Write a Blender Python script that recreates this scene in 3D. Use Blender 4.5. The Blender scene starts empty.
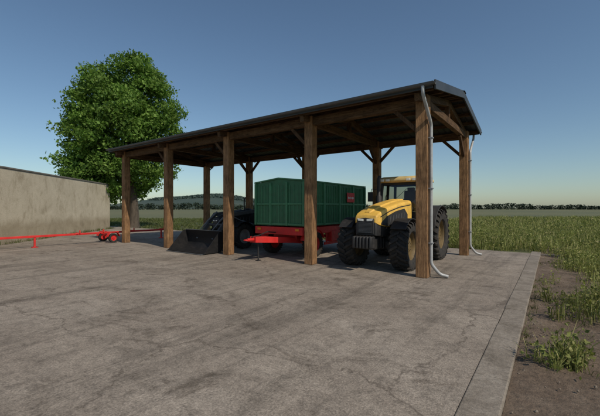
import bpy, bmesh, math, random
import numpy as np
from mathutils import Vector, Matrix, Euler, noise as mnoise
random.seed(4); rng=np.random.default_rng(7)
sc=bpy.context.scene
sc.view_settings.view_transform='Standard'; sc.view_settings.look='None'; sc.view_settings.exposure=0
COL=sc.collection
H=1.8
UX,UY=.8074,-.5901
TH=math.atan2(UY,UX)
OX,OY=3.21,9.0
def Wp(a,b,z=0): return Vector((OX+UX*a-UY*b, OY+UY*a+UX*b, z))
# ---------------- materials
def newmat(name):
    m=bpy.data.materials.new(name); m.use_nodes=True
    nt=m.node_tree; b=nt.nodes['Principled BSDF']
    return m,nt,b
def N(nt,t,**kw):
    n=nt.nodes.new(t)
    for k,v in kw.items(): setattr(n,k,v)
    return n
def noise(nt,vec,scale,detail=4,rough=.55,dist=0):
    n=N(nt,'ShaderNodeTexNoise'); n.inputs['Scale'].default_value=scale; n.inputs['Detail'].default_value=detail
    n.inputs['Roughness'].default_value=rough; n.inputs['Distortion'].default_value=dist
    if vec is not None: nt.links.new(vec,n.inputs['Vector'])
    return n.outputs['Fac']
def ramp(nt,fac,stops):
    r=N(nt,'ShaderNodeValToRGB'); nt.links.new(fac,r.inputs['Fac'])
    el=r.color_ramp.elements
    while len(el)<len(stops): el.new(.5)
    for e,(p,c) in zip(el,stops):
        e.position=p; e.color=(*c,1) if len(c)==3 else c
    return r.outputs['Color']
def g(v): return (v,v,v)
def mix(nt,a,b,fac,mode='MIX'):
    m=N(nt,'ShaderNodeMix',data_type='RGBA',blend_type=mode)
    for s,v in ((0,fac),(6,a),(7,b)):
        if isinstance(v,(int,float)): m.inputs[s].default_value=v
        elif isinstance(v,tuple): m.inputs[s].default_value=(*v,1)
        else: nt.links.new(v,m.inputs[s])
    return m.outputs[2]
def coords(nt,kind='Object',scale=(1,1,1),rot=(0,0,0)):
    t=N(nt,'ShaderNodeTexCoord'); mp=N(nt,'ShaderNodeMapping'); mp.inputs['Scale'].default_value=scale; mp.inputs['Rotation'].default_value=rot
    nt.links.new(t.outputs[kind],mp.inputs['Vector']); return mp.outputs['Vector']
def bump(nt,b,h,strength=.3,dist=.02):
    bp=N(nt,'ShaderNodeBump'); bp.inputs['Strength'].default_value=strength; bp.inputs['Distance'].default_value=dist
    nt.links.new(h,bp.inputs['Height']); nt.links.new(bp.outputs['Normal'],b.inputs['Normal'])
def paint(name,c,rough=.4,metal=0,dirt=.35,dirtcol=(.16,.12,.085),sc_=3,bm=0.0,spec=.5):
    m,nt,b=newmat(name); v=coords(nt)
    n1=noise(nt,v,sc_,4)
    base=ramp(nt,n1,[(.3,tuple(x*.8 for x in c)),(.7,tuple(min(1,x*1.12) for x in c))])
    n2=noise(nt,v,sc_*2.1,6,.72)
    d=ramp(nt,n2,[(.45,g(0)),(.75,g(dirt))])
    col=mix(nt,base,dirtcol,d); nt.links.new(col,b.inputs['Base Color'])
    nt.links.new(ramp(nt,n2,[(.3,g(rough)),(.7,g(min(1,rough+.25)))]),b.inputs['Roughness'])
    b.inputs['Metallic'].default_value=metal; b.inputs['Specular IOR Level'].default_value=spec
    if bm: bump(nt,b,noise(nt,v,40,2),bm,.01)
    return m
M={}
M['yellow']=paint('yellow_paint',(.80,.48,.085),.4,dirt=.45,dirtcol=(.22,.15,.08))
M['paleyel']=paint('pale_cab_roof_paint',(.70,.52,.22),.5,dirt=.5,dirtcol=(.24,.18,.11))
M['black']=paint('black_plastic',(.018,.018,.019),.5,dirt=.25,dirtcol=(.09,.075,.06))
M['bucket']=paint('bucket_steel',(.012,.012,.013),.5,.2,dirt=.3,dirtcol=(.05,.04,.035))
M['dark']=paint('dark_paint',(.03,.034,.036),.45,dirt=.4,dirtcol=(.09,.075,.06))
M['midgrey']=paint('worn_grey_paint',(.10,.105,.11),.5,dirt=.5,dirtcol=(.09,.075,.06))
M['red']=paint('red_paint',(.62,.022,.02),.42,dirt=.35,dirtcol=(.16,.06,.04))
M['green']=paint('green_paint',(.034,.15,.066),.5,dirt=.4,dirtcol=(.09,.12,.07))
M['green2']=paint('green_rib_paint',(.06,.225,.105),.5,dirt=.4,dirtcol=(.11,.15,.09))
M['steel']=paint('galvanised_steel',(.30,.315,.33),.42,.5,dirt=.4,dirtcol=(.17,.15,.13))
M['zinc']=paint('zinc_pipe',(.42,.43,.43),.45,.3,dirt=.5,dirtcol=(.2,.18,.15))
M['rubber']=paint('tyre_rubber',(.020,.019,.018),.85,dirt=.8,dirtcol=(.07,.056,.043),sc_=5,bm=.3)
M['lamp']=paint('lamp_glass',(.75,.75,.7),.1,dirt=.1)
M['orange']=paint('orange_glass',(.8,.25,.02),.2,dirt=.1)
M['rimyel']=paint('wheel_rim_paint',(.15,.10,.035),.55,dirt=.9,dirtcol=(.06,.047,.036))
M['rimgrey']=paint('grey_rim_paint',(.25,.25,.25),.5,dirt=.7)
M['seat']=paint('seat_fabric',(.05,.04,.035),.8,dirt=.2)
M['white']=paint('white_lettering',(.75,.73,.7),.5,dirt=.2)
M['tan']=paint('cab_interior_trim',(.20,.14,.08),.7,dirt=.2)
m,nt,b=newmat('roof_metal'); v=coords(nt)
nt.links.new(ramp(nt,noise(nt,v,1.3,5),[(.3,(.035,.04,.045)),(.7,(.065,.07,.075))]),b.inputs['Base Color']); b.inputs['Roughness'].default_value=.5; b.inputs['Metallic'].default_value=.3
M['roof']=m
m,nt,b=newmat('cab_glass'); out=nt.nodes['Material Output']
tr=N(nt,'ShaderNodeBsdfTransparent'); tr.inputs['Color'].default_value=(.60,.60,.54,1)
gl=N(nt,'ShaderNodeBsdfGlossy'); gl.inputs['Roughness'].default_value=.04
fr=N(nt,'ShaderNodeFresnel'); fr.inputs['IOR'].default_value=1.6
ms=N(nt,'ShaderNodeMixShader'); nt.links.new(fr.outputs[0],ms.inputs[0]); nt.links.new(tr.outputs[0],ms.inputs[1]); nt.links.new(gl.outputs[0],ms.inputs[2]); nt.links.new(ms.outputs[0],out.inputs['Surface'])
M['glass']=m
def wood(name,axis,c1,c2):
    m,nt,b=newmat(name); s=[13,13,13]; s[axis]=.7
    t=N(nt,'ShaderNodeTexCoord'); oi=N(nt,'ShaderNodeObjectInfo'); ad=N(nt,'ShaderNodeVectorMath',operation='MULTIPLY_ADD')
    nt.links.new(oi.outputs['Random'],ad.inputs[0]); ad.inputs[1].default_value=(13,7,19); nt.links.new(t.outputs['Object'],ad.inputs[2])
    mp=N(nt,'ShaderNodeMapping'); mp.inputs['Scale'].default_value=s; nt.links.new(ad.outputs[0],mp.inputs['Vector']); v=mp.outputs['Vector']
    a=noise(nt,v,1.6,6,.75,1.2); f=noise(nt,v,5,5,.75)
    base=ramp(nt,a,[(.32,c1),(.47,tuple(.45*x+.55*y for x,y in zip(c1,c2))),(.66,c2)])
    base=mix(nt,base,ramp(nt,f,[(.36,g(.30)),(.54,g(1.0)),(.75,g(1.35))]),.85,'MULTIPLY')
    big=noise(nt,ad.outputs[0],2.0,5,.7); base=mix(nt,base,ramp(nt,big,[(.35,g(.58)),(.62,g(1.15))]),.85,'MULTIPLY')
    nt.links.new(base,b.inputs['Base Color']); b.inputs['Roughness'].default_value=.85; b.inputs['Specular IOR Level'].default_value=.2
    bump(nt,b,f,.9,.03); return m
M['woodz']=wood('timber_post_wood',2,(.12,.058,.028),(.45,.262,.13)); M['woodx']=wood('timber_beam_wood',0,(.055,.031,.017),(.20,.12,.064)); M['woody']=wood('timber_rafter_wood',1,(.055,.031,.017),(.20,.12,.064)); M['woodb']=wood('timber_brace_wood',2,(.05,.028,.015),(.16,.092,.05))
# asphalt
m,nt,b=newmat('asphalt'); v=coords(nt)
fine=noise(nt,v,42,3,.8); gr_=noise(nt,v,9,5,.78); mid=noise(nt,v,2.2,7,.76,.5); big=noise(nt,coords(nt,'Object',(1,1.9,1),(0,0,.5)),.33,5,.62,.8)
streak=noise(nt,coords(nt,'Object',(1.9,.13,1),(0,0,.12)),1.0,6,.75,.5)
stain=noise(nt,coords(nt,'Object',(1,1.3,1),(0,0,-.4)),.8,8,.76,.7)
base=ramp(nt,big,[(.28,(.20,.167,.135)),(.5,(.255,.217,.177)),(.72,(.31,.268,.222))])
base=mix(nt,base,ramp(nt,mid,[(.3,g(.6)),(.48,g(1.0)),(.72,g(1.18))]),.75,'MULTIPLY')
base=mix(nt,base,ramp(nt,streak,[(.38,g(.58)),(.49,g(1.0)),(.66,g(1.14))]),.65,'MULTIPLY')
base=mix(nt,base,ramp(nt,stain,[(.36,(.46,.44,.42)),(.45,g(1.0)),(.7,g(1.1))]),.8,'MULTIPLY')
base=mix(nt,base,ramp(nt,gr_,[(.34,g(.62)),(.5,g(1.0)),(.68,g(1.25))]),.75,'MULTIPLY')
base=mix(nt,base,ramp(nt,fine,[(.3,g(.35)),(.5,g(1.0)),(.72,g(1.8))]),.65,'MULTIPLY')
wv=N(nt,'ShaderNodeTexNoise'); wv.inputs['Scale'].default_value=.9; wv.inputs['Detail'].default_value=8; wv.inputs['Roughness'].default_value=.65; nt.links.new(v,wv.inputs['Vector'])
va=N(nt,'ShaderNodeVectorMath',operation='MULTIPLY_ADD'); nt.links.new(wv.outputs['Color'],va.inputs[0]); va.inputs[1].default_value=(1.4,1.4,0); nt.links.new(v,va.inputs[2])
for scl,wd_,st_,lo_ in((.24,.0075,.65,.42),(.9,.014,.4,.53)):
    vo=N(nt,'ShaderNodeTexVoronoi',feature='DISTANCE_TO_EDGE'); vo.inputs['Scale'].default_value=scl; nt.links.new(va.outputs[0],vo.inputs['Vector'])
    crm=mix(nt,g(0),ramp(nt,vo.outputs['Distance'],[(0,g(1)),(wd_,g(0))]),ramp(nt,mid if scl<.5 else stain,[(lo_,g(0)),(lo_+.08,g(st_))]))
    base=mix(nt,base,(.07,.056,.043),crm)
nt.links.new(base,b.inputs['Base Color'])
b.inputs['Roughness'].default_value=.85; b.inputs['Specular IOR Level'].default_value=.25
bump(nt,b,mix(nt,fine,gr_,.5),.75,.02)
M['asphalt']=m
def conc(name,c1,c2,c3,s=1,wall=False):
    m,nt,b=newmat(name); v=coords(nt)
    base=ramp(nt,noise(nt,v,1.2*s,8,.74,.6),[(.32,c1),(.5,c2),(.68,c3)])
    ff=noise(nt,v,26,4,.78)
    base=mix(nt,base,ramp(nt,ff,[(.3,g(.6)),(.7,g(1.2))]),.75,'MULTIPLY')
    if wall:
        st=noise(nt,coords(nt,'Object',(1.0,1.0,.5)),1.0,8,.78,.3)
        base=mix(nt,base,ramp(nt,st,[(.36,(.60,.56,.50)),(.49,g(1.0))]),.7,'MULTIPLY')
        sp=N(nt,'ShaderNodeSeparateXYZ'); nt.links.new(v,sp.inputs[0])
        nz=N(nt,'ShaderNodeMath',operation='MULTIPLY_ADD'); nt.links.new(st,nz.inputs[0]); nz.inputs[1].default_value=-1.6; nt.links.new(sp.outputs['Z'],nz.inputs[2])
        base=mix(nt,base,ramp(nt,nz.outputs[0],[(0,(.55,.50,.42)),(.45,g(1))]),.7,'MULTIPLY')
    nt.links.new(base,b.inputs['Base Color']); b.inputs['Roughness'].default_value=.9
    bump(nt,b,ff,.6,.02); return m
M['kerb']=conc('kerb_concrete',(.15,.125,.095),(.24,.205,.165),(.33,.29,.24),1.8)
M['wall']=conc('wall_concrete',(.45,.39,.285),(.55,.485,.365),(.63,.56,.43),.7,True)
M['cap']=conc('coping_concrete',(.10,.095,.085),(.16,.15,.13),(.22,.21,.18),1)
m,nt,b=newmat('dirt'); v=coords(nt)
n1=noise(nt,v,1.6,8,.72,.4); n2=noise(nt,v,18,6,.78)
base=ramp(nt,n1,[(.3,(.12,.083,.054)),(.5,(.215,.155,.107)),(.72,(.31,.24,.175))])
base=mix(nt,base,ramp(nt,n2,[(.3,g(.45)),(.7,g(1.35))]),.85,'MULTIPLY')
base=mix(nt,base,(.10,.11,.035),ramp(nt,noise(nt,v,1.1,6,.7),[(.56,g(0)),(.70,g(.5))]))
nt.links.new(base,b.inputs['Base Color']); b.inputs['Roughness'].default_value=.95; bump(nt,b,n2,1.0,.06)
M['dirt']=m; M['stone']=paint('stone_chip',(.22,.18,.14),.9,dirt=.3)
def field(name,c1,c2,c3,s=.05):
    m,nt,b=newmat(name); v=coords(nt)
    base=ramp(nt,noise(nt,v,s,7,.65),[(.35,c1),(.5,c2),(.65,c3)])
    base=mix(nt,base,ramp(nt,noise(nt,v,1.5,6,.75),[(.3,g(.6)),(.7,g(1.25))]),.8,'MULTIPLY')
    nt.links.new(base,b.inputs['Base Color']); b.inputs['Roughness'].default_value=.95; return m
M['grassg']=field('grass_ground',(.06,.072,.024),(.09,.10,.034),(.13,.125,.05))
M['dry']=field('far_field',(.09,.10,.045),(.115,.12,.05),(.14,.135,.06),.02)
M['hill']=field('hill_ground',(.03,.055,.045),(.045,.07,.055),(.06,.08,.06),.01)  # bluish greens: distance haze painted into the hill colour
def leafmat(name,stops,transl=.35,hue=(1.0,1.15,.5)):
    m,nt,b=newmat(name); out=nt.nodes['Material Output']
    ge=N(nt,'ShaderNodeNewGeometry'); c=ramp(nt,ge.outputs['Random Per Island'],stops)
    big=noise(nt,coords(nt),.55,2); c=mix(nt,c,ramp(nt,big,[(.35,g(.65)),(.65,g(1.25))]),.8,'MULTIPLY')
    nt.links.new(c,b.inputs['Base Color']); b.inputs['Roughness'].default_value=.6; b.inputs['Specular IOR Level'].default_value=.2
    if transl>0:
        t=N(nt,'ShaderNodeBsdfTranslucent'); nt.links.new(mix(nt,c,hue,.6,'MULTIPLY'),t.inputs['Color'])
        ms=N(nt,'ShaderNodeMixShader'); ms.inputs[0].default_value=transl
        nt.links.new(b.outputs[0],ms.inputs[1]); nt.links.new(t.outputs[0],ms.inputs[2]); nt.links.new(ms.outputs[0],out.inputs['Surface'])
    return m
M['leaf']=leafmat('tree_leaf',[(0,(.075,.155,.028)),(.5,(.13,.235,.042)),(1,(.21,.32,.07))],.4)
M['leaffar']=leafmat('distant_leaf',[(0,(.018,.030,.020)),(1,(.035,.052,.03))],0)
M['leafhill']=leafmat('hill_leaf',[(0,(.045,.075,.065)),(1,(.07,.10,.085))],0)  # leaf colours paled and blued in place of real air haze
M['crop']=leafmat('crop_leaf',[(0,(.13,.16,.045)),(.45,(.22,.245,.07)),(.8,(.31,.31,.11)),(1,(.38,.33,.16))],.3)
M['grass']=leafmat('grass_leaf',[(0,(.06,.085,.022)),(.6,(.10,.13,.035)),(1,(.17,.16,.07))],.3)
m,nt,b=newmat('bark'); v=coords(nt,'Object',(4,4,.7)); nn=noise(nt,v,2,7,.7)
nt.links.new(ramp(nt,nn,[(.3,(.03,.024,.018)),(.7,(.12,.095,.07))]),b.inputs['Base Color']); b.inputs['Roughness'].default_value=.95; bump(nt,b,nn,.8,.06)
M['bark']=m
# ---------------- mesh builder
class B:
    def __init__(s): s.bm=bmesh.new()
    def _f(s,vs,mi=0):
        try:
            f=s.bm.faces.new(vs); f.material_index=mi; return f
        except ValueError: return None
    def box(s,c,d,rot=(0,0,0),mi=0):
        R=Euler(rot).to_matrix(); c=Vector(c); vs=[]
        for x in(-.5,.5):
            for y in(-.5,.5):
                for z in(-.5,.5): vs.append(s.bm.verts.new(c+R@Vector((x*d[0],y*d[1],z*d[2]))))
        for q in((0,1,3,2),(4,6,7,5),(0,4,5,1),(2,3,7,6),(0,2,6,4),(1,5,7,3)): s._f([vs[i] for i in q],mi)
        return s
    def beam(s,p0,p1,w,h,mi=0):
        p0=Vector(p0);p1=Vector(p1);d=(p1-p0).normalized()
        up=Vector((0,0,1)) if abs(d.z)<.95 else Vector((0,1,0))
        sx=d.cross(up).normalized(); sz=sx.cross(d)
        vs=[]
        for p in(p0,p1):
            for a,b_ in((-1,-1),(1,-1),(1,1),(-1,1)): vs.append(s.bm.verts.new(p+sx*a*w/2+sz*b_*h/2))
        for q in((0,1,2,3),(7,6,5,4),(0,4,5,1),(1,5,6,2),(2,6,7,3),(3,7,4,0)): s._f([vs[i] for i in q],mi)
        return s
    def tube(s,path,r,seg=12,mi=0,cap=True):
        path=[Vector(p) for p in path]; rs=r if isinstance(r,(list,tuple)) else [r]*len(path)
        rings=[]; prev=None
        for i,p in enumerate(path):
            if i==0:d=path[1]-p
            elif i==len(path)-1:d=p-path[i-1]
            else:d=(path[i+1]-p).normalized()+(p-path[i-1]).normalized()
            d.normalize()
            if prev is None:
                up=Vector((0,0,1)) if abs(d.z)<.9 else Vector((0,1,0)); a=d.cross(up).normalized()
            else: a=(prev-d*prev.dot(d)).normalized()
            prev=a; b_=d.cross(a)
            rings.append([s.bm.verts.new(p+(a*math.cos(t)+b_*math.sin(t))*rs[i]) for t in [2*math.pi*k/seg for k in range(seg)]])
        for i in range(len(rings)-1):
            for k in range(seg): s._f([rings[i][k],rings[i][(k+1)%seg],rings[i+1][(k+1)%seg],rings[i+1][k]],mi)
        if cap: s._f(rings[0][::-1],mi); s._f(rings[-1],mi)
        return s
    def loft(s,rings,mi=0,cap=True):
        R=[[s.bm.verts.new(p) for p in r] for r in rings]; n=len(R[0])
        for i in range(len(R)-1):
            for k in range(n): s._f([R[i][k],R[i][(k+1)%n],R[i+1][(k+1)%n],R[i+1][k]],mi)
        if cap: s._f(R[0][::-1],mi); s._f(R[-1],mi)
        return s
    def prism(s,poly,x0,x1,mi=0):
        return s.loft([[Vector((x0,y,z)) for y,z in poly],[Vector((x1,y,z)) for y,z in poly]],mi)
    def revolve(s,prof,seg=48,mi=0):
        R=[[s.bm.verts.new((x,r*math.cos(t),r*math.sin(t))) for x,r in prof] for t in [2*math.pi*k/seg for k in range(seg)]]
        for k in range(seg):
            for i in range(len(prof)-1): s._f([R[k][i],R[(k+1)%seg][i],R[(k+1)%seg][i+1],R[k][i+1]],mi)
        return s
    def arc(s,c,r,w,a0,a1,th=.03,n=14,mi=0):
        rings=[]
        for k in range(n+1):
            t=math.radians(a0+(a1-a0)*k/n); cy,sz=math.cos(t),math.sin(t)
            rings.append([Vector((c[0]+x,c[1]+rr*cy,c[2]+rr*sz)) for x,rr in((-w/2,r),(w/2,r),(w/2,r+th),(-w/2,r+th))])
        return s.loft(rings,mi)
    def obj(s,name,mats,parent=None,bevel=0,smooth=35,loc=(0,0,0),label=None,rot=None):
        bmesh.ops.recalc_face_normals(s.bm,faces=s.bm.faces)
        me=bpy.data.meshes.new(name); s.bm.to_mesh(me); s.bm.free()
        if not isinstance(mats,(list,tuple)): mats=[mats]
        for m_ in mats: me.materials.append(M[m_])
        if smooth: me.shade_smooth(); me.set_sharp_from_angle(angle=math.radians(smooth))
        o=bpy.data.objects.new(name,me); COL.objects.link(o); o.location=loc
        if rot: o.rotation_euler=rot
        if parent: o.parent=parent
        if bevel:
            md=o.modifiers.new('b','BEVEL'); md.width=bevel; md.segments=2; md.limit_method='ANGLE'; md.angle_limit=math.radians(40)
        if label: o['label']=label
        return o
def empty(name,loc=(0,0,0),rotz=0,parent=None,label=None,cat=None,group=None):
    o=bpy.data.objects.new(name,None); COL.objects.link(o); o.location=loc; o.rotation_euler=(0,0,rotz); o.empty_display_size=.3
    if parent:o.parent=parent
    if label:o['label']=label
    if cat:o['category']=cat
    if group:o['group']=group
    return o
def copyto(o,parent,loc=None,rot=None):
    n=o.copy(); COL.objects.link(n); n.parent=parent
    if loc is not None:n.location=loc
    if rot is not None:n.rotation_euler=rot
    return n
def npmesh(name,V,tmpl,mat):
    n,k,_=V.shape; me=bpy.data.meshes.new(name)
    me.vertices.add(n*k); me.vertices.foreach_set('co',V.reshape(-1).astype(np.float32))
    T=np.array(tmpl); nf=len(T)
    idx=(T[None]+(np.arange(n)*k)[:,None,None]).reshape(-1)
    me.loops.add(n*nf*4); me.loops.foreach_set('vertex_index',idx.astype(np.int32))
    me.polygons.add(n*nf); me.polygons.foreach_set('loop_start',(np.arange(n*nf)*4).astype(np.int32))
    me.polygons.foreach_set('loop_total',np.full(n*nf,4,np.int32))
    me.update(calc_edges=True); me.materials.append(M[mat])
    o=bpy.data.objects.new(name,me); COL.objects.link(o); return o
# ---------------- SETTING
KX=2.03
def sheet(name,pts,z,mat):
    b_=B(); b_._f([b_.bm.verts.new((p[0],p[1],z)) for p in pts])
    o=b_.obj(name,mat,smooth=0); o['kind']='structure'; return o
sheet('ground',[(-2500,-600),(2500,-600),(2500,3500),(-2500,3500)],-.12,'grassg')
sheet('far_field',[(-900,60),(1200,60),(1200,560),(-900,560)],-.112,'dry')
pad=B(); pad.loft([[Vector((-34,-26,z)),Vector((KX,-26,z)),Vector((KX,7.2,z)),Vector((-34,7.2,z))] for z in(-.4,0)])
pad=pad.obj('asphalt_yard','asphalt',smooth=0,loc=(OX,OY,0),rot=(0,0,TH)); pad['kind']='structure'
kb=B(); y=-26
while y<7.2:
    dx=random.uniform(-.004,.004); dz=random.uniform(-.005,.005)
    kb.box((KX+.165+dx,y+.4985,-.158+dz),(.32,.996,.34)); y+=1.0
x=-34
while x<KX:
    kb.box((x+.4975,7.28,-.163+random.uniform(-.005,.004)),(.994,.155,.34)); x+=1
kb=kb.obj('kerb','kerb',bevel=.012,smooth=0,loc=(OX,OY,0),rot=(0,0,TH)); kb['kind']='structure'
def dirt_h(x,y):
    return .03*math.sin(x*2.1+y*.7)+.02*math.sin(x*5.3-y*3.1)+.015*math.sin(y*7.7+x*1.3)+random.uniform(-.012,.012)
db=B(); nx,ny=70,230; G=[]
for i in range(nx+1):
    row=[]
    for j in range(ny+1):
        x=KX+.328+i/nx*4.5; y=-26+j/ny*38
        e=min(1,(nx-i)/8,(ny-j)/8); row.append(db.bm.verts.new((x,y,-.05+dirt_h(x,y)*.8*min(1,(i+.6)/4)-(1-e)*.11)))
    G.append(row)
for i in range(nx):
    for j in range(ny): db._f([G[i][j],G[i+1][j],G[i+1][j+1],G[i][j+1]])
d=db.obj('dirt_strip','dirt',smooth=80,loc=(OX,OY,0),rot=(0,0,TH)); d['kind']='structure'
sb=B()
for k in range(480):
    a_=KX+.37+abs(random.gauss(0,1.0)); b_=random.uniform(-10,7); r=random.uniform(.005,.02); p=Wp(a_,b_,-.04+r*.2)
    M_=Matrix.Translation(p)@Euler((random.random()*6,random.random()*6,0)).to_matrix().to_4x4()@Matrix.Diagonal((r,r*.8,r*.6,1))
    bmesh.ops.create_icosphere(sb.bm,subdivisions=1,radius=1,matrix=M_)
so=sb.obj('gravel','stone',smooth=0); so['kind']='stuff'; so['label']='small loose stones scattered on bare soil by the kerb'; so['category']='gravel'
hb=B(); G=[]
def hf(x): return math.exp(-((x+235)/120)**2)*38+math.exp(-((x+420)/110)**2)*24+math.exp(-((x+80)/90)**2)*8
for i in range(61):
    row=[]
    for j in range(13):
        x=-520+i*12; y=760+j*45
        row.append(hb.bm.verts.new((x,y,-1+hf(x)*math.sin(math.pi*j/12)+random.uniform(0,1.2))))
    G.append(row)
for i in range(60):
    for j in range(12): hb._f([G[i][j],G[i+1][j],G[i+1][j+1],G[i][j+1]])
h_=hb.obj('hill','hill',smooth=80); h_['kind']='structure'
def leafquads(C,size):
    n=len(C); a=rng.normal(size=(n,3)); a/=np.linalg.norm(a,axis=1)[:,None]
    b_=rng.normal(size=(n,3)); b_-=(b_*a).sum(1)[:,None]*a; b_/=np.linalg.norm(b_,axis=1)[:,None]
    s=size*rng.uniform(.6,1.3,(n,1)); a=a*s; b_=b_*s*.62
    return np.stack([C-a,C+b_*.9-a*.1,C+a,C-b_*.9-a*.1],1)
C=[]
for k in range(900):
    x=-700+k*1.8+random.uniform(-2,2); yy=440+25*math.sin(x*.01)+random.uniform(-7,7); ht=5.2+1.4*math.sin(x*.031)+1.0*math.sin(x*.093+1)+random.uniform(-.8,1.6)
    n=50; t=rng.random(n)**.9
    C.append(np.stack([x+rng.normal(0,1.5,n),yy+rng.normal(0,1.7,n),-.1+t*ht],1))
C=np.concatenate(C); o=npmesh('distant_hedge',leafquads(C,1.0),[[0,1,2,3]],'leaffar'); o['kind']='stuff'; o['label']='dark distant hedge and trees along the far field edge'; o['category']='hedge'
C=[]
for k in range(1700):
    x=random.uniform(-400,60); yy=random.uniform(900,1030); n=12
    C.append(np.stack([x+rng.normal(0,3,n),yy+rng.normal(0,3,n),hf(x)*math.sin(math.pi*(yy-760)/540)+rng.uniform(-1,4,n)],1))
C=np.concatenate(C); o=npmesh('hillside_wood',leafquads(C,2.3),[[0,1,2,3]],'leafhill'); o['kind']='stuff'; o['label']='wooded hillside seen far beyond the fields'; o['category']='woodland'
def blades(P,hs,nb,w,spread,lean):
    n=len(P); P=np.repeat(P,nb,0); hh=np.repeat(hs,nb)*rng.uniform(.4,1.1,n*nb)
    az=rng.uniform(0,2*np.pi,n*nb); base=P.copy(); base[:,0]+=rng.normal(0,spread,n*nb); base[:,1]+=rng.normal(0,spread,n*nb)
    dirv=np.stack([np.cos(az),np.sin(az),0*az],1); side=np.stack([-np.sin(az+.5),np.cos(az+.5),0*az],1)
    ww=w*rng.uniform(.6,1.4,(n*nb,1)); ln=(lean*rng.uniform(.2,1.3,n*nb)*hh)[:,None]
    mid=base+dirv*ln*.3; mid[:,2]+=hh*.6; tip=base+dirv*ln; tip[:,2]+=hh*rng.uniform(.8,1.0,n*nb)
    return np.stack([base-side*ww*.4,base+side*ww*.4,mid-side*ww*.55,mid+side*ww*.55,tip-side*ww*.12,tip+side*ww*.12],1)
def bleaf(P,hs,r,size,sp,z0=-.12):
    Q=np.repeat(P,r,0); q=np.concatenate([Q+rng.normal(0,sp,Q.shape),(z0+np.repeat(hs,r)*rng.uniform(.2,.95,len(Q)))[:,None]],1)
    L=leafquads(q,size); return np.stack([L[:,0],L[:,1],L[:,3],L[:,2],L[:,3]*.5+L[:,2]*.5,L[:,2]],1)
T2=[[0,1,3,2],[2,3,5,4]]
def sample(n,x0,x1,y0,y1): return np.stack([rng.uniform(x0,x1,n),rng.uniform(y0,y1,n)],1)
def toab(P):
    dx=P[:,0]-OX; dy=P[:,1]-OY; return UX*dx+UY*dy, -UY*dx+UX*dy
S=[]
for (y0,y1,x0,x1,n) in((-2,14,2,26,13500),(14,28,2,44,10500),(28,62,-6,84,17000)):
    P=sample(n,x0,x1,y0,y1); a,b_=toab(P)
    edge=3.2+.2*np.sin(b_*.9)+.18*np.sin(b_*2.3+1)+np.clip(-b_-1.6,0,6)*.6-np.clip(b_-2,0,6)*.07
    keep=((a>edge)|(b_>7.8+.3*np.sin(a*1.3)))&~((a<KX+.5)&(b_<7.7))&(a>-9)
    clump=np.sin(P[:,0]*1.7+P[:,1]*.6)+np.sin(P[:,1]*2.1-P[:,0]*.8)+rng.normal(0,.9,n)
    keep&=(clump>-.9)|(rng.random(n)<.4); keep&=~((a<edge+.3)&(a>0)&(rng.random(n)<.3)); S.append(P[keep])
def mk(P,z=-.12): return np.concatenate([P,np.full((len(P),1),z)],1)
V=[]
for i,P in enumerate(S):
    hs=(.54,.58,.64)[i]*rng.uniform(.5,1.2,len(P))
    V.append(blades(mk(P),hs,(12,10,8)[i],(.010,.02,.042)[i],(.10,.13,.2)[i],.5))
    V.append(bleaf(P,hs,(11,5,1)[i],(.036,.05,.09)[i],(.10,.12,.15)[i]))
cl=[]
for (x,y,n,s) in((3.0,4.0,11,.13),(3.3,4.2,9,.12),(5.0,6.9,5,.12),(6.1,8.5,4,.12),(4.4,5.7,4,.1)):
    cl.append(np.stack([rng.normal(x,s,n),rng.normal(y,s,n)],1))
cl=np.concatenate(cl); a,b_=toab(cl); cl=cl[a>KX+.5]; hs=.38*rng.uniform(.5,1.25,len(cl)); V.append(blades(mk(cl,-.08),hs,14,.010,.04,.6)); V.append(bleaf(cl,hs,16,.032,.07,-.08))
o=npmesh('crop_plants',np.concatenate(V),T2,'crop'); o['kind']='stuff'; o['label']='yellow-green knee-high crop growing beside the paved yard'; o['category']='crop'
P=sample(15000,-48,8,10,62); a,b_=toab(P); wallx=-14.4-(P[:,1]-16.8)*.144
keep=(b_>7.5)&(a<2)&(P[:,0]>wallx-14); S=P[keep]
V=[blades(mk(S),.24*rng.uniform(.5,1.4,len(S)),7,.03,.13,.6)]
P=sample(3600,2,26,-2,16); a,b_=toab(P); keep=(a>KX+.5)&(a<9)&(b_<12); P=P[keep]
keep=(np.sin(P[:,0]*3.1+P[:,1]*1.2)+np.sin(P[:,1]*2.6-P[:,0]))>.8; P=P[keep]
V.append(blades(mk(P,-.075),.07*rng.uniform(.5,1.6,len(P)),9,.008,.04,.8))
bb=rng.uniform(-12,7,260); aa=KX+.36+np.abs(rng.normal(0,.04,260)); P=np.array([[*Wp(q,w)[:2]] for q,w in zip(aa,bb)]); P=P[(np.sin(bb*1.7)+np.sin(bb*.6+2))>-.1]
V.append(blades(mk(P,-.07),.06*rng.uniform(.5,1.6,len(P)),8,.007,.03,.8))
ww_=rng.uniform(10,26,160); P=np.stack([-14.6+.05-(ww_-12)*.1425+rng.normal(0,.05,160)+.02,16.8+(ww_-12)*.99],1)
V.append(blades(mk(P,-.02),.22*rng.uniform(.4,1.4,len(P)),9,.012,.06,.6))
o=npmesh('grass',np.concatenate(V),T2,'grass'); o['kind']='stuff'; o['label']='short green grass and weeds around the yard'; o['category']='grass'
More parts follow.
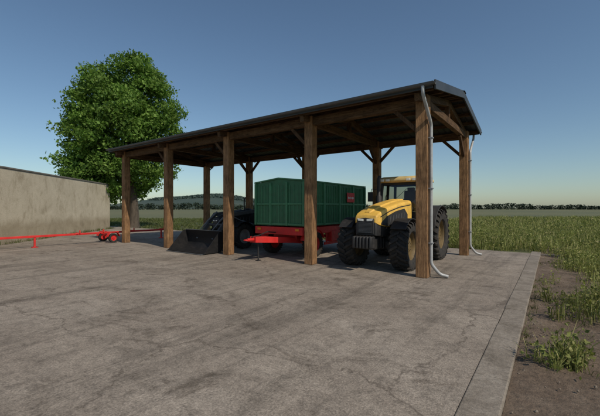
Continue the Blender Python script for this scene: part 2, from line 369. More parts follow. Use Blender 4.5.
# ---- tree
tree=empty('broadleaf_tree',(-15.4,32,-.12),label='tall leafy green tree standing behind the concrete wall',cat='tree')
prof=[(2.4,-1.9,1.6),(4.4,-1.7,4.1),(7.0,-1.35,4.9),(9.5,-1.25,5.0),(11.8,-1.0,4.6),(13.4,-.6,3.7),(14.7,-.4,2.6),(16.0,-.3,1.2)]
zs=[p[0] for p in prof]
def env(z): return np.interp(z,zs,[p[1] for p in prof]),np.interp(z,zs,[p[2] for p in prof])
tb=B(); trk=[(0,0,0),(.05,0,.5),(.0,.05,2),(-.15,0,4),(-.35,.1,7),(-.5,0,10),(-.4,.1,13.4)]
tb.tube(trk,[.58,.42,.36,.32,.24,.15,.05],14)
cl=[]; tries=0
while len(cl)<320 and tries<80000:
    tries+=1
    z=random.uniform(2.8,16.0); c,r=env(z)
    if random.random()>(r/5.2)**1.1: continue
    ang=random.uniform(0,2*math.pi)
    r*=1+.36*mnoise.noise(Vector((math.cos(ang)*1.5+3,math.sin(ang)*1.5,z*.36)))
    rr=max(.2,(r-.3))*math.sqrt(random.uniform(.12,1))*random.uniform(.88,1.03)
    p=Vector((c+rr*math.cos(ang),rr*math.sin(ang),z))
    if mnoise.noise(p*.42+Vector((7,3,1)))<-.15: continue
    if any((p-q).length<.85 for q in cl) : continue
    cl.append(p)
for k in range(40):
    tgt=Vector(cl[(k*9)%len(cl)]); z0=max(2.2,min(11,tgt.z*.62)); st=Vector((np.interp(z0,[p[2] for p in trk],[p[0] for p in trk]),0,z0))
    mid=st.lerp(tgt,.5)+Vector((random.uniform(-.4,.4),random.uniform(-.4,.4),random.uniform(-.2,.5)))
    tb.tube([st,mid,tgt],[.14,.08,.02],7)
tb.obj('trunk','bark',tree,smooth=60)
C=[]
for c in cl:
    r=random.uniform(.5,1.1); n=int(300*r*r*random.uniform(.7,1.3))+60
    d=rng.normal(size=(n,3)); d/=np.linalg.norm(d,axis=1)[:,None]; rad=r*rng.random((n,1))**.5*rng.choice([1,1,1,1.3],(n,1))
    C.append(d*rad*np.array([1.2,1.2,.7])+np.array(c))
C=np.concatenate(C); o=npmesh('crown',leafquads(C,.145),[[0,1,2,3]],'leaf'); o.parent=tree
# ---- wall
wd=Vector((-1.9,13.2,0)).normalized(); ang=math.atan2(wd.y,wd.x)
w0=Vector((-14.6,16.8,0))-wd*12
wall=empty('concrete_wall',w0,ang,label='weathered beige concrete wall with dark coping along the yard',cat='wall')
LW=12+13.3
wb=B(); wb.box((LW/2,.175,1.82),(LW,.35,3.9)); wb.obj('wall_panel','wall',wall,bevel=.03,smooth=0)
wb=B(); wb.box((LW/2,.175,3.815),(LW+.1,.43,.09)); wb.obj('coping','cap',wall,bevel=.015,smooth=0)
# ---------------- SHED
shed=empty('open_shed',(OX,OY,0),TH,label='open timber machinery shed with dark metal gable roof',cat='shed')
ts=[0,3.55,7.4,11.4,15.2]; WD=5.2
def zr(b_): return 5.45-.19*abs(b_-2.6)
def zu(b_): return zr(b_)-.07-.12
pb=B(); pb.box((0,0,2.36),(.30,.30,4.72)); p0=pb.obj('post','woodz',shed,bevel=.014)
first=True
for b_ in(0,WD):
    for t in ts:
        if first: first=False; continue
        copyto(p0,shed,(-t,b_,0),(0,0,random.choice((0,math.pi/2,math.pi))))
for b_ in(0,WD):
    for i in range(4):
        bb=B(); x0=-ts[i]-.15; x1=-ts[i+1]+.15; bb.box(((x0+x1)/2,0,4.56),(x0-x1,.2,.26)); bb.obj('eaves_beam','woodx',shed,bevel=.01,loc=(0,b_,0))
    for i in range(5):
        for sgn in(-1,1):
            if (i==0 and sgn>0) or(i==4 and sgn<0) or (b_==0 and sgn>0) or (b_>0 and i==4): continue
            x=-ts[i]; bb=B(); bb.beam((x+sgn*.13,0,3.82),(x+sgn*.78,0,4.47),.10,.11); bb.obj('brace','woodb',shed,bevel=.008,loc=(0,b_,0))
for i,t in enumerate(ts):
    x=-t
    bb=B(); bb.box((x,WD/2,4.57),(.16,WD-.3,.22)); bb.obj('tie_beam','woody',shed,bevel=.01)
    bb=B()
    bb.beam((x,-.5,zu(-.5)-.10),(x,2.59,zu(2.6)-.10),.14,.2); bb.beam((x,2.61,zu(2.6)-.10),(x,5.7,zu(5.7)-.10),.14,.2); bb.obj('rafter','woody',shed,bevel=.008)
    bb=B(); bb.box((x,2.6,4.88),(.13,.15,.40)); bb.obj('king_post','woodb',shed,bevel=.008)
    if i<4: bb=B(); bb.beam((x,WD-.13,3.78),(x,WD-.80,4.45),.10,.12); bb.obj('brace','woodb',shed,bevel=.008)
bb=B(); k=-.5
while k<5.68:
    k2=k+.175
    zt1=zr(k)-.06; zt2=zr(k2)-.06; x=-15.2-.11
    bb.loft([[Vector((x-.02,k,4.40)),Vector((x-.02,k2,4.40)),Vector((x-.02,k2,zt2)),Vector((x-.02,k,zt1))],[Vector((x,k,4.40)),Vector((x,k2,4.40)),Vector((x,k2,zt2)),Vector((x,k,zt1))]]); k+=.18
bb.obj('gable_boarding','woodb',shed,smooth=0)
for b_ in(-.45,.45,1.2,1.95,2.45,2.75,3.25,4.0,4.75,5.65):
    bb=B(); bb.box((-7.6,b_,zr(b_)-.075-.06),(16.0,.08,.115)); bb.obj('purlin','woodx',shed,bevel=.005)
rb=B(); prof=[]; x=-15.65
while x<.45:
    for dx,dz in((0,0),(.14,0),(.165,.022),(.205,.022),(.23,0)): prof.append((x+dx,dz))
    x+=.23
for (ya,yb) in((-.62,2.6),(5.82,2.6)):
    A=[rb.bm.verts.new((px,ya,zr(ya)-.04+dz)) for px,dz in prof]; Bv=[rb.bm.verts.new((px,yb,zr(yb)-.04+dz)) for px,dz in prof]
    for i in range(len(prof)-1):
        if prof[i+1][0]-prof[i][0]>1e-6: rb._f([A[i],A[i+1],Bv[i+1],Bv[i]])
ro=rb.obj('roof','roof',shed,smooth=0); md=ro.modifiers.new('s','SOLIDIFY'); md.thickness=.012; md.offset=-1
rb=B(); rb.loft([[Vector((x,2.6-.2,zr(2.4)+.012)),Vector((x,2.6,zr(2.6)+.03)),Vector((x,2.8,zr(2.8)+.012)),Vector((x,2.6,zr(2.6)+.01))] for x in(-15.72,.52)]); rb.obj('ridge_cap','roof',ro,smooth=0)
for x in(.475,-15.68):
    rb=B()
    for ya,yb in((-.66,2.595),(5.86,2.605)):
        rb.beam((x,ya,zr(ya)-.09),(x,yb,zr(yb)-.09),.04,.22)
    rb.obj('barge_board','roof',shed,bevel=.004)
for yb in(-.6,5.8):
    sg=-1 if yb<0 else 1
    rb=B(); rb.box((-7.6,yb+sg*.04,zr(yb)-.085),(16.05,.03,.17)); rb.obj('fascia','roof',shed,bevel=.003)
    gb=B(); cy=yb+sg*.13; cz=zr(yb)-.06; sec=[(cy+.06*math.cos(math.pi+math.pi*k/8),cz+.06*math.sin(math.pi+math.pi*k/8)) for k in range(9)]
    sec2=[(cy+(p[0]-cy)*.86,cz+(p[1]-cz)*.86) for p in sec][::-1]
    gb.prism(sec+sec2,-15.7,.5); gb.obj('gutter','midgrey',shed,smooth=50)
def bendpath(pts,r=.09,n=4):
    out=[Vector(pts[0])]
    for i in range(1,len(pts)-1):
        p=Vector(pts[i]); a=(Vector(pts[i-1])-p).normalized(); c=(Vector(pts[i+1])-p).normalized()
        for k in range(n+1):
            t=k/n; out.append((p+a*r)*(1-t)**2+p*2*t*(1-t)+(p+c*r)*t*t)
    out.append(Vector(pts[-1])); return out
for (x,yb,sg) in((.21,-.0,-1),(.21,WD,1),(-15.41,WD,1)):
    ze=zr(-.6); yg=(-.73 if sg<0 else WD+.73); kx=.36 if x>0 else -.3
    gb=B(); gb.tube(bendpath([(x,yg,ze-.11),(x,yg,ze-.28),(x,yb+sg*.02,3.95),(x,yb+sg*.02,.36),(x+kx*.5,yb+.12,.09),(x+kx,yb+.2,.045)]),.042,12)
    dp=gb.obj('downpipe','zinc',shed,smooth=50)
    for z in(.9,2.3,3.6):
        cb=B(); cb.box((x-.0,yb+sg*.02,z),(.11,.11,.03)); cb.obj('pipe_clip','steel',dp,bevel=.004)
# ---------------- WHEELS
def tyre_mesh(R,W,lug=True,n=22):
    b_=B(); ri=R*.56
    b_.revolve([(-W*.36,ri),(-W*.46,ri+.04),(-W*.52,R*.76),(-W*.49,R*.88),(-W*.40,R*.925),(0,R*.935),(W*.40,R*.925),(W*.49,R*.88),(W*.52,R*.76),(W*.46,ri+.04),(W*.36,ri)],56)
    if lug:
        for k in range(n):
            for s_ in(-1,1):
                t0=2*math.pi*(k+(.5 if s_>0 else 0))/n; th=.42*2*math.pi/n*.55; rings=[]
                for (u,dt,rr,rb_) in((-.04,0,1.0,.91),(.22,.20,1.0,.91),(.43,.36,.985,.89),(.535,.44,.93,.83)):
                    x=s_*u*W; t=t0+dt*.55
                    rings.append([Vector((x,r_*R*math.cos(t+q),r_*R*math.sin(t+q))) for r_,q in((rb_,-th),(rr,-th*.8),(rr,th*.8),(rb_,th))])
                b_.loft(rings)
    return b_
def rim_mesh(R,W):
    b_=B(); r=R*.57
    b_.revolve([(W*.38,r),(W*.36,r*1.03),(W*.30,r*.95),(W*.12,r*.9),(W*.10,r*.5),(W*.22,r*.42),(W*.24,r*.16),(W*.24,.001)],40)
    b_.revolve([(-W*.24,.001),(-W*.05,r*.5),(-W*.1,r*.9),(-W*.30,r*.95),(-W*.36,r*1.03),(-W*.38,r)],40)
    for k in range(8):
        t=2*math.pi*k/8; b_.tube([(W*.20,r*.31*math.cos(t),r*.31*math.sin(t)),(W*.27,r*.31*math.cos(t),r*.31*math.sin(t))],.018,6)
    return b_
def wheelset(root,R,W,places,rimmat,lug=True,n=22):
    ty=ri=None
    for (x,y) in places:
        e=empty('wheel',(x,y,R*.985),0,root); e.rotation_euler=(random.uniform(0,6),0,0 if x>0 else math.pi)
        if ty is None: ty=tyre_mesh(R,W,lug,n).obj('tyre','rubber',e,smooth=30); ri=rim_mesh(R,W).obj('rim',rimmat,e,smooth=35)
        else: copyto(ty,e); copyto(ri,e)
def sring(y,w,zb,zt,n=24,e=5,cx=0):
    out=[]
    for k in range(n):
        t=2*math.pi*(k+.5)/n; c,s_=math.cos(t),math.sin(t)
        out.append(Vector((cx+w*math.copysign(abs(c)**(2/e),c),y,(zb+zt)/2+(zt-zb)/2*math.copysign(abs(s_)**(2/e),s_))))
    return out
def hring(y,w,zb,zt,ch=.10):
    return [Vector((x,y,z)) for x,z in((-w,zb),(-w*1.02,(zb+zt)/2),(-w,zt-ch*1.1),(-w+ch*.35,zt-ch*.45),(-w+ch,zt-.02),(0,zt+.005),(w-ch,zt-.02),(w-ch*.35,zt-ch*.45),(w,zt-ch*1.1),(w*1.02,(zb+zt)/2),(w,zb),(0,zb-.005))]
def common_tractor(root,paintm,fenderm,rimm,FR,FW,FX,RR,RW,RX,WB,hs=1.0,hw_=1.0,hz=0):
    wheelset(root,FR,FW,[(FX,0),(-FX,0)],rimm); wheelset(root,RR,RW,[(RX,WB),(-RX,WB)],rimm,n=24)
    b_=B(); b_.box((0,WB/2-.1,.82*hs),(.46,WB+.5,.42)); b_.box((0,WB*.7,.95*hs),(.62,WB*.5,.5)); b_.box((0,-.45,.78*hs),(.42,.6,.34)); b_.box((0,.4,1.0*hs),(.36,1.6,.3)); b_.obj('chassis','black',root,bevel=.03)
    b_=B(); b_.beam((-FX+.1,0,FR),(FX-.1,0,FR),.2,.2); b_.tube([(-FX+.12,.18,FR-.02),(FX-.12,.18,FR-.02)],.03); b_.box((0,0,FR+.05),(.5,.4,.34))
    b_.tube([(-FX+.05,0,FR),(-FX+.32,0,FR)],.15); b_.tube([(FX-.05,0,FR),(FX-.32,0,FR)],.15); b_.obj('front_axle','black',root,bevel=.02)
    b_=B(); b_.tube([(-RX+.1,WB,RR),(-.28,WB,RR)],[.13,.2],16); b_.tube([(RX-.1,WB,RR),(.28,WB,RR)],[.13,.2],16); b_.obj('rear_axle','black',root)
    secs=[(-.92,.29,1.40,1.52,.04),(-.89,.325,1.37,1.60,.06),(-.78,.345,1.33,1.67,.07),(-.5,.365,1.28,1.76,.08),(-.1,.385,1.25,1.86,.09),(.6,.42,1.24,1.98,.10),(1.2,.455,1.20,2.05,.10),(WB-1.2,.47,1.12,2.08,.10)]
    b_=B(); b_.loft([hring(y,w*hw_,zb*hs+hz,zt*hs+hz,ch) for y,w,zb,zt,ch in secs]); hood=b_.obj('hood',paintm,root,smooth=24,bevel=.008)
    b_=B(); b_.loft([[Vector((x*hw_,y,z*hs+hz)) for x,z in((-w,zt-.01),(-w*.75,zt+.035),(w*.75,zt+.035),(w,zt-.01))] for y,w,zt in((-.80,.08,1.655),(-.5,.15,1.755),(-.1,.17,1.855),(.6,.19,1.975),(1.2,.21,2.045),(WB-1.22,.22,2.075))]); b_.obj('hood_spine',paintm,root,smooth=24,bevel=.006)
    b_=B()
    for s_ in(-1,1): b_.loft([[Vector((s_*x*hw_,y,z*hs+hz)) for x,z in((w-.012,zt-.14),(w+.012,zt-.14),(w+.012,zt-.165),(w-.012,zt-.165))] for y,w,zt in((-.70,.352,1.70),(-.1,.387,1.86),(.6,.423,1.98),(1.5,.468,2.06))])
    b_.obj('hood_seam','black',root,smooth=0)
    b_=B(); b_.loft([hring(y,w*hw_,zb*hs+hz,zt*hs+hz,.04) for y,w,zb,zt in((-.5,.33,.98,1.36),(.1,.35,.98,1.34),(.8,.39,1.0,1.34),(1.35,.42,1.0,1.34))]); b_.obj('engine_bay','black',root,smooth=28,bevel=.01)
    b_=B(); b_.loft([hring(y,w*hw_,zb*hs+hz,zt*hs+hz,.04) for y,w,zb,zt in((-.45,.33,1.0,1.42),(-.88,.315,1.02,1.43),(-.915,.29,1.04,1.41))]); b_.obj('nose_cowl','black',root,smooth=28,bevel=.01)
    b_=B(); b_.loft([hring(y,w*hw_,zb*hs+hz,zt*hs+hz,.03) for y,w,zb,zt in((-.80,.265,1.06,1.53),(-.935,.255,1.08,1.52),(-.945,.245,1.09,1.51))]); gr=b_.obj('grille','black',root,smooth=28)
    b_=B()
    for k in range(8): b_.box((0,-.948,(1.12+k*.036)*hs+hz),(.40*hw_,.012,.010))
    b_.obj('grille_bar',('midgrey'),gr)
    for s_ in(-1,1):
        b_=B(); b_.loft([[Vector((s_*x*hw_,y,z*hs+hz)) for x,z in((.05,1.43),(.215,1.44),(.24,1.505),(.05,1.485))] for y in(-.90,-.957)]); b_.obj('headlight','lamp',root,smooth=0,bevel=.006)
        b_=B(); b_.loft([[Vector((s_*(x+dx)*hw_,y,zb*hs+hz)) if q==0 else Vector((s_*(x+dx)*hw_,y,zt*hs+hz)) for dx,q in((.0,0),(.016,0),(.016,1),(.0,1))] for y,x,zb,zt in((-.66,.357,1.33,1.38),(-.3,.380,1.28,1.56),(.3,.413,1.26,1.70),(.95,.449,1.25,1.78),(1.2,.464,1.25,1.60))]); sg_=b_.obj('side_grille','black',root,smooth=20)
        b_=B()
        for k in range(6): y=-.15+k*.2; b_.beam((s_*(.398+.05*(y+.15))*hw_+s_*.013,y,1.33*hs+hz),(s_*(.402+.05*(y+.2))*hw_+s_*.013,y+.06,(1.56+.02*k)*hs+hz),.012,.02)
        b_.obj('louvre','midgrey',sg_)
        b_=B(); b_.arc((s_*FX,0,FR),FR+.06,FW*.9,45,140,.025); b_.beam((s_*(FX-.05),.1,FR+.1),(s_*(FX-.05),.1,FR*2+.06),.05,.05); b_.obj('front_fender','black',root,bevel=.008)
        b_=B(); b_.arc((s_*RX,WB,RR),RR+.08,RW*.92,48,165,.035); b_.arc((s_*(RX-RW*.46),WB,RR),RR*.72,.03,28,170,RR*.36); b_.obj('rear_fender',fenderm,root,bevel=.01)
    return hood
# ---------------- YELLOW TRACTOR
tr=empty('tractor',Wp(-1.54,.72),TH,label='yellow farm tractor with glazed cab parked under the shed',cat='tractor')
WB=2.80
common_tractor(tr,'yellow','black','rimyel',.71,.50,.82,.89,.54,.92,WB)
b_=B()
for k in range(6): b_.box(((k-2.5)*.10,-1.04,.84),(.085,.28,.34))
b_.obj('front_weight','black',tr,bevel=.03)
cab=empty('cab',(0,0,0),0,tr)
b_=B(); b_.loft([[Vector((s1*w,yy,z)) for s1,yy in((-1,a0),(1,a0),(1,a1),(-1,a1))] for z,w,a0,a1 in((1.0,.50,1.80,3.0),(1.35,.66,1.76,3.08),(1.66,.70,1.74,3.12))]); b_.obj('cab_body','black',cab,bevel=.03)
cb=[(-.70,1.74),(.70,1.74),(.72,2.45),(-.72,2.45),(.68,3.12),(-.68,3.12)]; ct=[(-.66,1.88),(.66,1.88),(.68,2.45),(-.68,2.45),(.62,3.02),(-.62,3.02)]
b_=B()
for p,q in zip(cb,ct): b_.beam((p[0],p[1],1.6),(q[0],q[1],2.68),.08,.10)
for i,j in((0,1),(1,2),(2,4),(4,5),(5,3),(3,0)):
    b_.beam((ct[i][0],ct[i][1],2.65),(ct[j][0],ct[j][1],2.65),.07,.09)
b_.obj('cab_frame','black',cab,bevel=.01)
def pane(i,j,name):
    b_=B(); vs=[Vector((cb[i][0],cb[i][1],1.66)),Vector((cb[j][0],cb[j][1],1.66)),Vector((ct[j][0],ct[j][1],2.64)),Vector((ct[i][0],ct[i][1],2.64))]
    b_._f([b_.bm.verts.new(v_) for v_ in vs]); return b_.obj(name,'glass',cab,smooth=0)
pane(0,1,'windscreen'); pane(1,2,'window'); pane(2,4,'window'); pane(4,5,'window'); pane(5,3,'window'); pane(3,0,'window')
b_=B(); b_.loft([[Vector((x*w,2.45+yy*l,z)) for x,yy in((-1,-.85),(-.85,-1),(.85,-1),(1,-.85),(1,.85),(.85,1),(-.85,1),(-1,.85))] for z,w,l in((2.69,.72,.74),(2.74,.79,.82),(2.82,.78,.80),(2.89,.66,.68))]); b_.obj('cab_roof','paleyel',cab,bevel=.02,smooth=45)
for s_ in(-1,1):
    b_=B(); b_.box((s_*.58,1.60,2.76),(.17,.05,.085)); b_.obj('work_light','lamp',cab,bevel=.012)
    b_=B(); b_.box((s_*.36,1.60,2.76),(.14,.05,.08)); b_.obj('work_light','lamp',cab,bevel=.012)
    b_=B(); b_.tube([(s_*.70,1.80,2.45),(s_*.98,1.66,2.48),(s_*1.02,1.64,2.3)],.014,8); b_.box((s_*1.02,1.63,2.2),(.18,.05,.34)); b_.obj('mirror','black',cab,bevel=.012)
    b_=B(); b_.tube([(s_*.72,2.38,1.72),(s_*.76,2.38,1.8),(s_*.76,2.38,2.2),(s_*.72,2.38,2.28)],.012,8); b_.obj('grab_handle','black',cab)
b_=B(); b_.beam((-.3,1.83,2.0),(.25,1.90,2.5),.012,.012); b_.obj('wiper','black',cab)
b_=B(); b_.tube([(.5,2.9,2.88),(.5,2.9,2.99)],.012,8); b_.tube([(.5,2.9,2.96),(.5,2.9,3.09),(.5,2.9,3.11)],[.06,.055,.03],12); b_.obj('beacon','orange',cab,smooth=50)
b_=B(); b_.box((0,2.72,1.76),(.5,.5,.14)); b_.box((0,2.96,2.12),(.50,.14,.66),(-.12,0,0)); b_.box((0,3.0,2.5),(.28,.1,.14)); b_.obj('seat','tan',cab,bevel=.04)
b_=B(); b_.tube([(0,2.05,1.6),(0,2.2,1.98)],.03,8)
ring=[Vector((.2*math.cos(t),2.2+.2*math.sin(t)*.75,2.0-.2*math.sin(t)*.5)) for t in [2*math.pi*k/20 for k in range(21)]]
b_.tube(ring,.016,8); b_.beam((-.19,2.2,2.0),(.19,2.2,2.0),.02,.02); b_.obj('steering_wheel','black',cab)
b_=B(); b_.loft([sring(y,.36,1.62,zt,20,4) for y,zt in((1.84,1.90),(1.98,1.98),(2.06,1.86))]); b_.obj('dashboard','seat',cab,smooth=40)
b_=B(); b_.box((.5,2.75,1.95),(.14,.5,.1)); b_.box((.5,2.5,2.1),(.03,.03,.28)); b_.obj('control_console','seat',cab,bevel=.02)
b_=B(); b_.tube([(-.62,1.45,1.30),(-.62,1.45,2.2),(-.62,1.45,2.26),(-.62,1.45,2.80),(-.62,1.52,2.90)],[.10,.10,.06,.06,.06],14); b_.box((-.57,1.45,1.3),(.16,.16,.2)); b_.obj('exhaust_pipe','black',tr,smooth=45)
for s_ in(-1,1):
    b_=B()
    for k in range(3): b_.box((s_*(.70+.05*k),1.6-.02*k,1.05-.27*k),(.32,.34,.035))
    b_.beam((s_*.9,1.44,.48),(s_*.72,1.44,1.1),.03,.05); b_.beam((s_*.9,1.76,.48),(s_*.72,1.76,1.1),.03,.05); b_.obj('step','black',tr,bevel=.006)
    b_=B(); b_.loft([sring(y,.2,.55,1.0,16,4,s_*.46) for y in(.8,.85,1.35,1.4)]); b_.obj('fuel_tank','black',tr,smooth=40)
    b_=B(); b_.tube([(s_*.30,.9,1.2),(s_*.52,.6,1.15),(s_*.5,.2,1.0)],.03,8); b_.obj('hose','black',tr)
# ---------------- GREEN TRAILER
tl=empty('tipping_trailer',Wp(-5.40,.63),TH,label='green high-sided tipping trailer on red chassis with red drawbar',cat='trailer')
hw=1.17; L=4.75; zb,zm,zt=1.15,1.95,2.74
b_=B()
b_.box((0,L/2,zb+.03),(2*hw-.08,L-.08,.06))
for s_ in(-1,1): b_.box((s_*(hw-.03),L/2,(zb+zt)/2),(.05,L,zt-zb))
for y in(.03,L-.03):
    b_.loft([[Vector((x,y+d_,z)) for x,z in((-hw+.06,zb),(hw-.06,zb),(hw-.06,zt),(0,zt+.13),(-hw+.06,zt))] for d_ in(-.025,.025)])
b_.obj('tipping_body','green',tl,bevel=.006)
b_=B()
for s_ in(-1,1):
    for k in range(5): b_.box((s_*(hw+.03),.05+k*(L-.1)/4,(zb+zt)/2),(.07,.09,zt-zb-.02))
    for z in(zb+.05,zm,): b_.box((s_*(hw+.018),L/2,z),(.045,L-.12,.07))
    for k in range(34): b_.box((s_*(hw+.006),.14+k*(L-.26)/34,(zb+zt)/2),(.03,.03,zt-zb-.16))
for x in(-hw+.04,-.39,.39,hw-.04): b_.box((x,-.025,(zb+zt)/2),(.08,.06,zt-zb-.02))
for z in(zb+.06,zm): b_.box((0,-.015,z),(2*hw-.2,.04,.07))
for k in range(13): b_.box((-1.02+k*.17,-.002,(zb+zt)/2),(.03,.02,zt-zb-.2))
b_.obj('side_rib','green2',tl,bevel=.004)
b_=B()
for s_ in(-1,1): b_.box((s_*hw,L/2,zt+.025),(.08,L+.08,.05))
for y in(-.01,L+.01):
    for s_ in(-1,1): b_.beam((s_*hw,y,zt+.03),(0,y,zt+.155),.07,.05)
b_.obj('top_rail','green2',tl,bevel=.006)
b_=B(); b_.loft([[Vector((x,yy,z)) for x,z in((-hw+.05,zt+.055),(-.6,zt+.115),(0,zt+.165),(.6,zt+.115),(hw-.05,zt+.055),(0,zt+.04))] for yy in(.06,L-.06)]); b_.obj('tarpaulin','rimgrey',tl,smooth=40)
b_=B(); b_.box((hw+.075,3.25,2.24),(.012,.66,.40)); sg=b_.obj('sign_plate','red',tl,bevel=.003)
b_=B()
for k in range(6): b_.box((hw+.085,3.02+k*.092,2.22),(.008,.045,.07 if k%2 else .10))
b_.obj('sign_lettering','white',sg)
b_=B()
for x in(-.42,.42): b_.box((x,L/2,.98),(.12,L-.1,.24))
for x in(-1.06,1.06): b_.box((x,L/2+.05,.97),(.10,L-.2,.25))
for y in(.1,1.2,2.4,3.6,L-.15): b_.box((0,y,.98),(2.02,.1,.18))
b_.box((0,-.02,.97),(2.25,.1,.28)); b_.obj('chassis','red',tl,bevel=.01)
for s_ in(-1,1):
    b_=B(); b_.box((s_*1.0,2.4,.70),(.3,1.1,.42)); b_.obj('tool_box','red',tl,bevel=.02)
    b_=B(); b_.box((s_*1.06,2.4,.44),(.05,1.9,.10)); b_.beam((s_*1.06,1.6,.44),(s_*1.06,1.6,.95),.05,.05); b_.beam((s_*1.06,3.1,.44),(s_*1.06,3.1,.95),.05,.05); b_.obj('side_guard','red',tl,bevel=.006)
b_=B(); b_.tube([(0,1.0,.84),(0,1.0,.9)],.5,24); b_.box((0,.9,.74),(1.1,1.1,.16)); b_.box((0,.8,.52),(1.5,.12,.12)); b_.box((-.42,.9,.62),(.12,.9,.16)); b_.box((.42,.9,.62),(.12,.9,.16)); b_.obj('turntable','red',tl,bevel=.01)
b_=B(); b_.box((0,3.75,.52),(1.6,.12,.12)); b_.box((-.42,3.75,.7),(.12,1.1,.14)); b_.box((.42,3.75,.7),(.12,1.1,.14)); b_.obj('rear_axle','red',tl,bevel=.01)
b_=B(); b_.beam((-.50,.6,.60),(-.06,-1.35,.74),.15,.20); b_.beam((.50,.6,.60),(.06,-1.35,.74),.15,.20); b_.beam((-.44,.1,.64),(.44,.1,.64),.14,.2); b_.beam((-.28,-.5,.70),(.28,-.5,.70),.12,.15); b_.tube([(0,-1.3,.74),(0,-1.62,.74)],.055,10)
ring=[Vector((.07*math.cos(t),-1.68+.07*math.sin(t),.74)) for t in [2*math.pi*k/16 for k in range(17)]]; b_.tube(ring,.022,8); b_.obj('drawbar','red',tl,bevel=.01)
b_=B(); b_.tube([(0,-1.1,.0),(0,-1.1,.7)],.025,10); b_.box((0,-1.1,.012),(.14,.14,.024)); b_.obj('drawbar_prop','black',tl)
b_=B(); b_.tube([(-.1,-.05,.9),(-.12,-.5,.95),(-.05,-1.0,.86),(-.02,-1.4,.82)],.02,8); b_.obj('brake_hose','black',tl)
for s_ in(-1,1):
    for y in(.8,3.75):
        b_=B(); b_.arc((s_*.97,y,.48),.54,.36,20,165,.03); b_.obj('mudguard','red',tl,bevel=.005)
wheelset(tl,.48,.34,[(.97,.8),(-.97,.8),(.97,3.75),(-.97,3.75)],'red',True,26)
for s_ in(-1,1):
    b_=B(); b_.box((s_*.9,-.085,1.02),(.16,.04,.08)); b_.obj('reflector','orange',tl,bevel=.01)
# ---------------- LOADER TRACTOR
lt=empty('loader_tractor',Wp(-9.15,1.75),TH,label='dark grey tractor with front loader and black bucket in shed',cat='tractor')
WB2=2.2
common_tractor(lt,'dark','dark','rimgrey',.56,.36,.74,.80,.46,.84,WB2,.84,.62,.02)
b_=B(); b_.box((0,WB2-.15,1.1),(.95,1.0,.12)); b_.obj('platform','black',lt,bevel=.01)
b_=B(); b_.box((0,WB2-.05,1.3),(.46,.44,.13)); b_.box((0,WB2+.16,1.55),(.44,.1,.45),(-.1,0,0)); b_.obj('seat','seat',lt,bevel=.04)
b_=B(); b_.tube([(0,WB2-.85,1.6),(0,WB2-.6,1.88)],.025,8); ring=[Vector((.19*math.cos(t),WB2-.58+.15*math.sin(t),1.9-.1*math.sin(t))) for t in [2*math.pi*k/16 for k in range(17)]]; b_.tube(ring,.014,8); b_.beam((-.18,WB2-.58,1.9),(.18,WB2-.58,1.9),.02,.02); b_.obj('steering_wheel','black',lt)
b_=B(); b_.tube(bendpath([(-.5,WB2+.35,1.1),(-.5,WB2+.35,2.35),(.5,WB2+.35,2.35),(.5,WB2+.35,1.1)],.12),.035,10); b_.obj('roll_bar','black',lt,smooth=50)
b_=B(); b_.tube([(.22,.6,1.6),(.22,.6,2.2),(.22,.66,2.28)],.03,10); b_.obj('exhaust_pipe','black',lt,smooth=50)
for s_ in(-1,1):
    b_=B(); x=s_*.50
    b_.beam((x,1.05,.8),(x,1.05,1.70),.1,.2); b_.beam((s_*.2,1.05,.85),(x,1.05,.85),.14,.12); b_.obj('loader_bracket','black',lt,bevel=.01)
    b_=B(); b_.beam((x,1.1,1.66),(x,-.55,1.50),.10,.16); b_.beam((x,-.50,1.55),(x,-1.48,.46),.10,.16); b_.obj('loader_arm','midgrey',lt,bevel=.01)
    b_=B(); b_.tube([(x*.98,.98,1.0),(x*.98,.2,1.2)],.05,10); b_.tube([(x*.98,.2,1.2),(x*.98,-.3,1.40)],.025,8); b_.obj('hydraulic_cylinder','steel',lt,smooth=50)
    b_=B(); b_.tube([(x*.80,-.5,1.62),(x*.80,-1.05,1.22)],.04,10); b_.tube([(x*.80,-1.05,1.22),(x*.80,-1.50,.80)],.022,8); b_.obj('hydraulic_cylinder','steel',lt,smooth=50)
b_=B(); b_.tube([(-.5,-.9,1.08),(.5,-.9,1.08)],.05,10); b_.obj('cross_tube','midgrey',lt,smooth=50)
bk=empty('bucket',(0,-1.90,0),0,lt); BW=1.15
po=[(-.62,.03),(.12,.03),(.34,.12),(.44,.34),(.42,.60),(.30,.86)]; pi_=[(y-.03 if i>1 else y,z+.03 if i<3 else z) for i,(y,z) in enumerate(po)][::-1]
b_=B(); b_.prism(po+pi_,-BW,BW); b_.obj('bucket_shell','bucket',bk,smooth=50)
for s_ in(-1,1):
    b_=B(); b_.prism([(-.60,.035),(.12,.035),(.33,.125),(.43,.34),(.41,.60),(.29,.85),(.18,.85),(-.52,.10)],s_*BW-.015+s_*.017,s_*BW+.015+s_*.017); b_.obj('bucket_side','bucket',bk)
b_=B(); b_.box((0,-.60,.02),(2*BW,.16,.022)); b_.obj('cutting_edge','midgrey',bk,bevel=.004)
b_=B(); b_.box((0,.31,.86),(2*BW,.06,.05)); b_.obj('bucket_rim','midgrey',bk,bevel=.004)
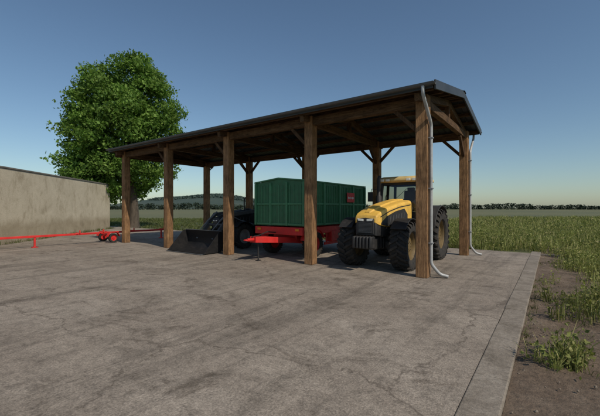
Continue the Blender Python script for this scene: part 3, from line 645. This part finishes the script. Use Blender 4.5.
# ---------------- RED LOW TRANSPORT TRAILER
ht=empty('header_trailer',(-10.2,18.3,0),TH,label='long low red transport trailer standing beside concrete wall',cat='trailer')
b_=B(); b_.box((0,-2.3,.50),(.10,11.2,.10)); b_.obj('main_beam','red',ht,bevel=.01)
b_=B(); b_.box((.36,.8,.54),(.06,5.0,.06)); b_.obj('side_beam','red',ht,bevel=.01)
for y in(-1.5,-.4,1.2,3.0):
    b_=B(); b_.box((.2,y,.56),(.42,.06,.06)); b_.box((.42,y,.63),(.05,.05,.16)); b_.obj('cradle','red',ht,bevel=.008)
b_=B(); b_.box((0,-3.2,.22),(.07,.07,.46)); b_.box((0,-3.2,.015),(.22,.22,.03)); b_.obj('stand','red',ht,bevel=.006)
b_=B(); b_.box((0,3.1,.22),(.07,.07,.46)); b_.box((0,3.1,.015),(.22,.22,.03)); b_.obj('stand','red',ht,bevel=.006)
b_=B(); b_.box((.05,0,.34),(1.0,.1,.1)); b_.obj('axle','red',ht,bevel=.008)
for x in(-.5,.6):
    b_=B(); b_.arc((x,0,.26),.30,.22,10,170,.02); b_.obj('mudguard','red',ht,bevel=.005)
wheelset(ht,.25,.17,[(.6,0),(-.5,0)],'red',False)
b_=B(); b_.beam((0,-7.8,.50),(0,-9.2,.48),.09,.09); b_.tube([(0,-9.2,.48),(0,-9.5,.48)],.045,10); b_.obj('drawbar','red',ht,bevel=.008)
# ---------------- LIGHT
S=Vector((.85,-1.0,0)).normalized(); el=math.radians(43)
sd=Vector((S.x*math.cos(el),S.y*math.cos(el),math.sin(el)))
ld=bpy.data.lights.new('sun','SUN'); ld.energy=3.3; ld.angle=math.radians(.5); ld.color=(1,.90,.76)
lo=bpy.data.objects.new('sun',ld); COL.objects.link(lo); lo.rotation_euler=sd.to_track_quat('Z','Y').to_euler(); lo.location=(0,0,30)
w=bpy.data.worlds.new('World'); sc.world=w; w.use_nodes=True; nt=w.node_tree; bg=nt.nodes['Background']
sk=nt.nodes.new('ShaderNodeTexSky'); sk.sky_type='NISHITA'; sk.sun_disc=False; sk.sun_elevation=el; sk.sun_rotation=math.atan2(S.x,S.y); sk.ozone_density=1.4; sk.air_density=1.0; sk.dust_density=.7
tint=mix(nt,sk.outputs[0],(.92,1.02,1.04),1.0,'MULTIPLY')
nt.links.new(tint,bg.inputs[0]); bg.inputs[1].default_value=.088
# ---------------- CAMERA
cd=bpy.data.cameras.new('camera'); cd.sensor_width=36; cd.lens=36*345/600; cd.clip_end=6000; cd.clip_start=.05
co=bpy.data.objects.new('camera',cd); COL.objects.link(co); co.location=(0,0,H); co.rotation_euler=(math.radians(90),0,0); sc.camera=co
